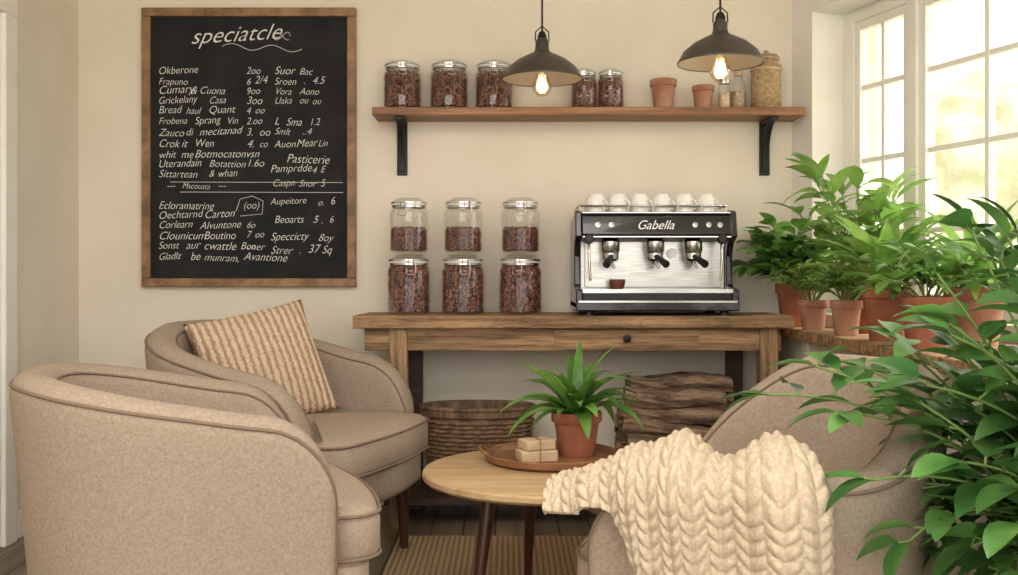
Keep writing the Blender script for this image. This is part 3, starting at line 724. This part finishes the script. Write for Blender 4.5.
def plant(name,loc,r,h,pm='terra',kind='bush',m='leaf',stems=14,L=.25,leaves=5,ll=.08,lw=.045,inc=(.2,1.1),droop=1.0,az=None,start=.3,shape=.75,ld=.8,clamp=True):
    e=empty(name,loc)
    pot(e,r,h,pm)
    V=[];F=[];ST=[]
    for i in range(stems):
        a=(random.uniform(*az) if az else 2*pi*(i+random.random()*.7)/stems)
        b=Vector((math.cos(a)*r*.4*random.random(),math.sin(a)*r*.4*random.random(),h*.88))
        ic=random.uniform(*inc)
        if kind=='bush': stemleaves(V,F,ST,b,a,ic,L*random.uniform(.6,1.1),droop*random.uniform(.5,1.3),leaves,ll,lw,ld,start,shape)
        else:
            d=Vector((math.cos(a)*math.sin(ic),math.sin(a)*math.sin(ic),math.cos(ic)))
            leaf(V,F,b,d,L*random.uniform(.6,1.1),lw*random.uniform(.7,1.1),droop*random.uniform(.6,1.3),n=10,shape=shape,fold=.35,roll=random.uniform(-.3,.3))
    if clamp:
        V=[clampw(v,loc) for v in V]; ST=[[clampw(v,loc) for v in s] for s in ST]
    obj('leaves',V,F,m,e,smooth=True)
    if ST: tube('stems',ST,.0028,'stem',e,res=1)
    return e
plant('potted_houseplant',(.24,-1.33,ZT2+.0125),.088,.155,'terra','strap','leaf',stems=46,L=.29,lw=.05,inc=(.05,1.15),droop=1.5,shape=.8,clamp=False)
Z=zb
plant('potted_pothos',(1.33,-.23,Z),.088,.2,'terra','bush','leaf',stems=24,L=.30,leaves=8,ll=.11,lw=.075,inc=(.05,.75),droop=.8,start=.3,az=(pi*.7,pi*1.8))
plant('potted_herb',(1.335,-.49,Z),.064,.13,'terra2','bush','leafy',stems=18,L=.22,leaves=10,ll=.05,lw=.026,inc=(.05,.7),droop=.7)
plant('potted_rubber_plant',(1.465,-.74,Z),.085,.18,'terra','bush','leafy',stems=15,L=.48,leaves=7,ll=.18,lw=.06,inc=(.05,.5),droop=.5,ld=.9)
plant('potted_basil',(1.335,-.92,Z),.062,.14,'terra2','bush','leafy',stems=16,L=.20,leaves=8,ll=.08,lw=.045,inc=(.1,.7),droop=.7)
plant('potted_peace_lily',(1.39,-1.2,Z),.085,.2,'terra','strap','leafy',stems=36,L=.37,lw=.08,inc=(.05,.85),droop=1.0,shape=.7)
plant('potted_dracaena',(1.60,-1.45,Z),.1,.2,'terra2','strap','leafy',stems=40,L=.38,lw=.06,inc=(.1,1.1),droop=1.2,shape=.65)
plant('potted_fern',(1.36,-1.62,Z),.085,.17,'terra','bush','leaf',stems=18,L=.24,leaves=9,ll=.09,lw=.04,inc=(.1,.9),droop=1.0)
FL=(1.22,-2.88,0.0)
fg=empty('tall_leafy_houseplant',FL)
lathe('planter',[(0,0),(.1,0),(.105,.01),(.14,.46),(.15,.47),(.15,.5),(.13,.5),(.125,.45),(0,.45)],'terra2',fg,seg=48)
lathe('soil',[(.126,.46),(.0,.475)],'soil',fg)
V=[];F=[];ST=[]
for i in range(135):
    a=random.uniform(pi*.4,pi*1.5) if i%5 else random.uniform(0,2*pi)
    b=Vector((random.uniform(-.07,.06),random.uniform(-.06,.06),.46))
    if i%3==0: stemleaves(V,F,ST,b,a,random.uniform(.25,.7),random.uniform(.28,.5),random.uniform(1.2,2.4),8,.11,.06,.8,.2)
    else: stemleaves(V,F,ST,b,a,random.uniform(.02,.52),random.uniform(.35,.80),random.uniform(.2,1.5),9,.12,.062,.8,.2)
V=[clampw(v,FL) for v in V]; ST=[[clampw(v,FL) for v in s] for s in ST]
obj('leaves',V,F,'leafd',fg,smooth=True);tube('stems',ST,.003,'stem',fg,res=1)
# ---------------------------------------------------------------- basket & logs below console
tubb=empty('oval_basket',(-.145,-.24,.126))
V=[];F=[];n=48
L2=[(0,.21,.12),(.34,.253,.148),(.35,.268,.16),(.385,.268,.16),(.385,.245,.135),(.35,.24,.13),(.03,.19,.1)]
for z,rx,ry in L2:
    for i in range(n):
        a=2*pi*i/n; V.append((rx*math.cos(a),ry*math.sin(a),z))
for k in range(len(L2)-1):
    for i in range(n): j=(i+1)%n; F.append((k*n+i,k*n+j,(k+1)*n+j,(k+1)*n+i))
F.append(tuple(reversed(range(n))));F.append(tuple(range((len(L2)-1)*n,len(L2)*n)))
obj('body',V,F,'tub',tubb,autosm=.6)
for k in range(17):
    z=.012+k*.0195; f=z/.34; rx=.211+.043*f; ry=.121+.028*f; pl=[]
    for q in range(96):
        a=2*pi*q/96; o=.006*math.cos(q*pi/3+pi*(k%2)); pl.append(((rx+o)*math.cos(a),(ry+o)*math.sin(a),z+.0015*math.sin(q)))
    tube('weaver_%d'%k,[pl],.0085,'wicker',tubb,cyclic=True,res=1)
tube('rim',[[(.262*math.cos(2*pi*q/48),.154*math.sin(2*pi*q/48),.385) for q in range(48)]],.012,'tub',tubb,cyclic=True)
lg=empty('firewood_stack',(.775,-.24,.126))
def log(name,x,y,z,r,L,rz):
    n=18;V=[];F=[];rs=[r*(1+random.uniform(-.18,.18)) for _ in range(n)]
    ph=random.uniform(0,6)
    for k in range(13):
        xx=-L/2+L*k/12; oy=.012*math.sin(k*.5+ph); oz=.01*math.cos(k*.6+ph)
        for i in range(n):
            a=2*pi*i/n+.05*k;q=rs[i]*(1+random.uniform(-.08,.08)); V.append((xx,q*math.cos(a)+oy,q*math.sin(a)+oz))
    for k in range(12):
        for i in range(n): j=(i+1)%n;F.append((k*n+i,k*n+j,k*n+n+j,k*n+n+i))
    F.append(tuple(range(n)));F.append(tuple(range(12*n,13*n)))
    obj(name,V,F,'bark',lg,autosm=.8,loc=(x,y,z),rot=(0,random.uniform(-.10,.10),rz))
k=0
for row,(z,ys) in enumerate(((.055,(-.1,.0,.1)),(.135,(-.11,-.02,.07)),(.21,(-.1,.0,.08)),(.285,(-.11,-.01,.07)),(.36,(-.10,.0,.08)),(.43,(-.09,.03)),(.495,(-.06,.03)))):
    for y in ys:
        log('log_%d'%k,random.uniform(-.03,.02),y,z,random.uniform(.036,.050),.56-.01*row+random.uniform(-.06,.04),random.uniform(-.12,.12)); k+=1
# ---------------------------------------------------------------- lights, world, camera
w=bpy.data.worlds.new('world'); S.world=w; w.use_nodes=True; N=w.node_tree.nodes; L=w.node_tree.links
bg=N['Background']; tc=N.new('ShaderNodeTexCoord'); sx=N.new('ShaderNodeSeparateXYZ'); L.new(tc.outputs['Generated'],sx.inputs[0])
r=N.new('ShaderNodeValToRGB'); r.color_ramp.elements[0].position=.44; r.color_ramp.elements[0].color=(.78,.74,.65,1); r.color_ramp.elements[1].position=.56; r.color_ramp.elements[1].color=(1,.985,.96,1)
mr=N.new('ShaderNodeMapRange'); mr.inputs['From Min'].default_value=-1; L.new(sx.outputs['Z'],mr.inputs['Value']); L.new(mr.outputs[0],r.inputs[0]); L.new(r.outputs[0],bg.inputs[0])
bg.inputs[1].default_value=3.4
def light(name,typ,loc,target,en,col,size=1,sy=None):
    l=bpy.data.lights.new(name,typ); l.energy=en; l.color=col
    if typ=='AREA': l.shape='RECTANGLE'; l.size=size; l.size_y=sy or size
    if typ=='SUN': l.angle=size
    o=bpy.data.objects.new(name,l); S.collection.objects.link(o); o.location=loc
    o.rotation_euler=(Vector(target)-Vector(loc)).to_track_quat('-Z','Y').to_euler(); return o
light('sun','SUN',(8,-1,6),(0,-1.6,.3),9.5,(1,.94,.84),.3)
light('fill_light','AREA',(-.3,-3.0,2.72),(-.3,-2.2,0),78,(1,.96,.90),2.2,1.8)  # added soft fill under the unseen ceiling, not a real fixture
cam=bpy.data.cameras.new('camera'); co=bpy.data.objects.new('camera',cam); S.collection.objects.link(co); S.camera=co
co.location=(0,-4.88,1.12); co.rotation_euler=(pi/2,0,0); cam.sensor_width=36; cam.lens=36*1000/1018
cam.shift_y=-(287.5-275)/1018
cam.clip_start=.05; cam.clip_end=200
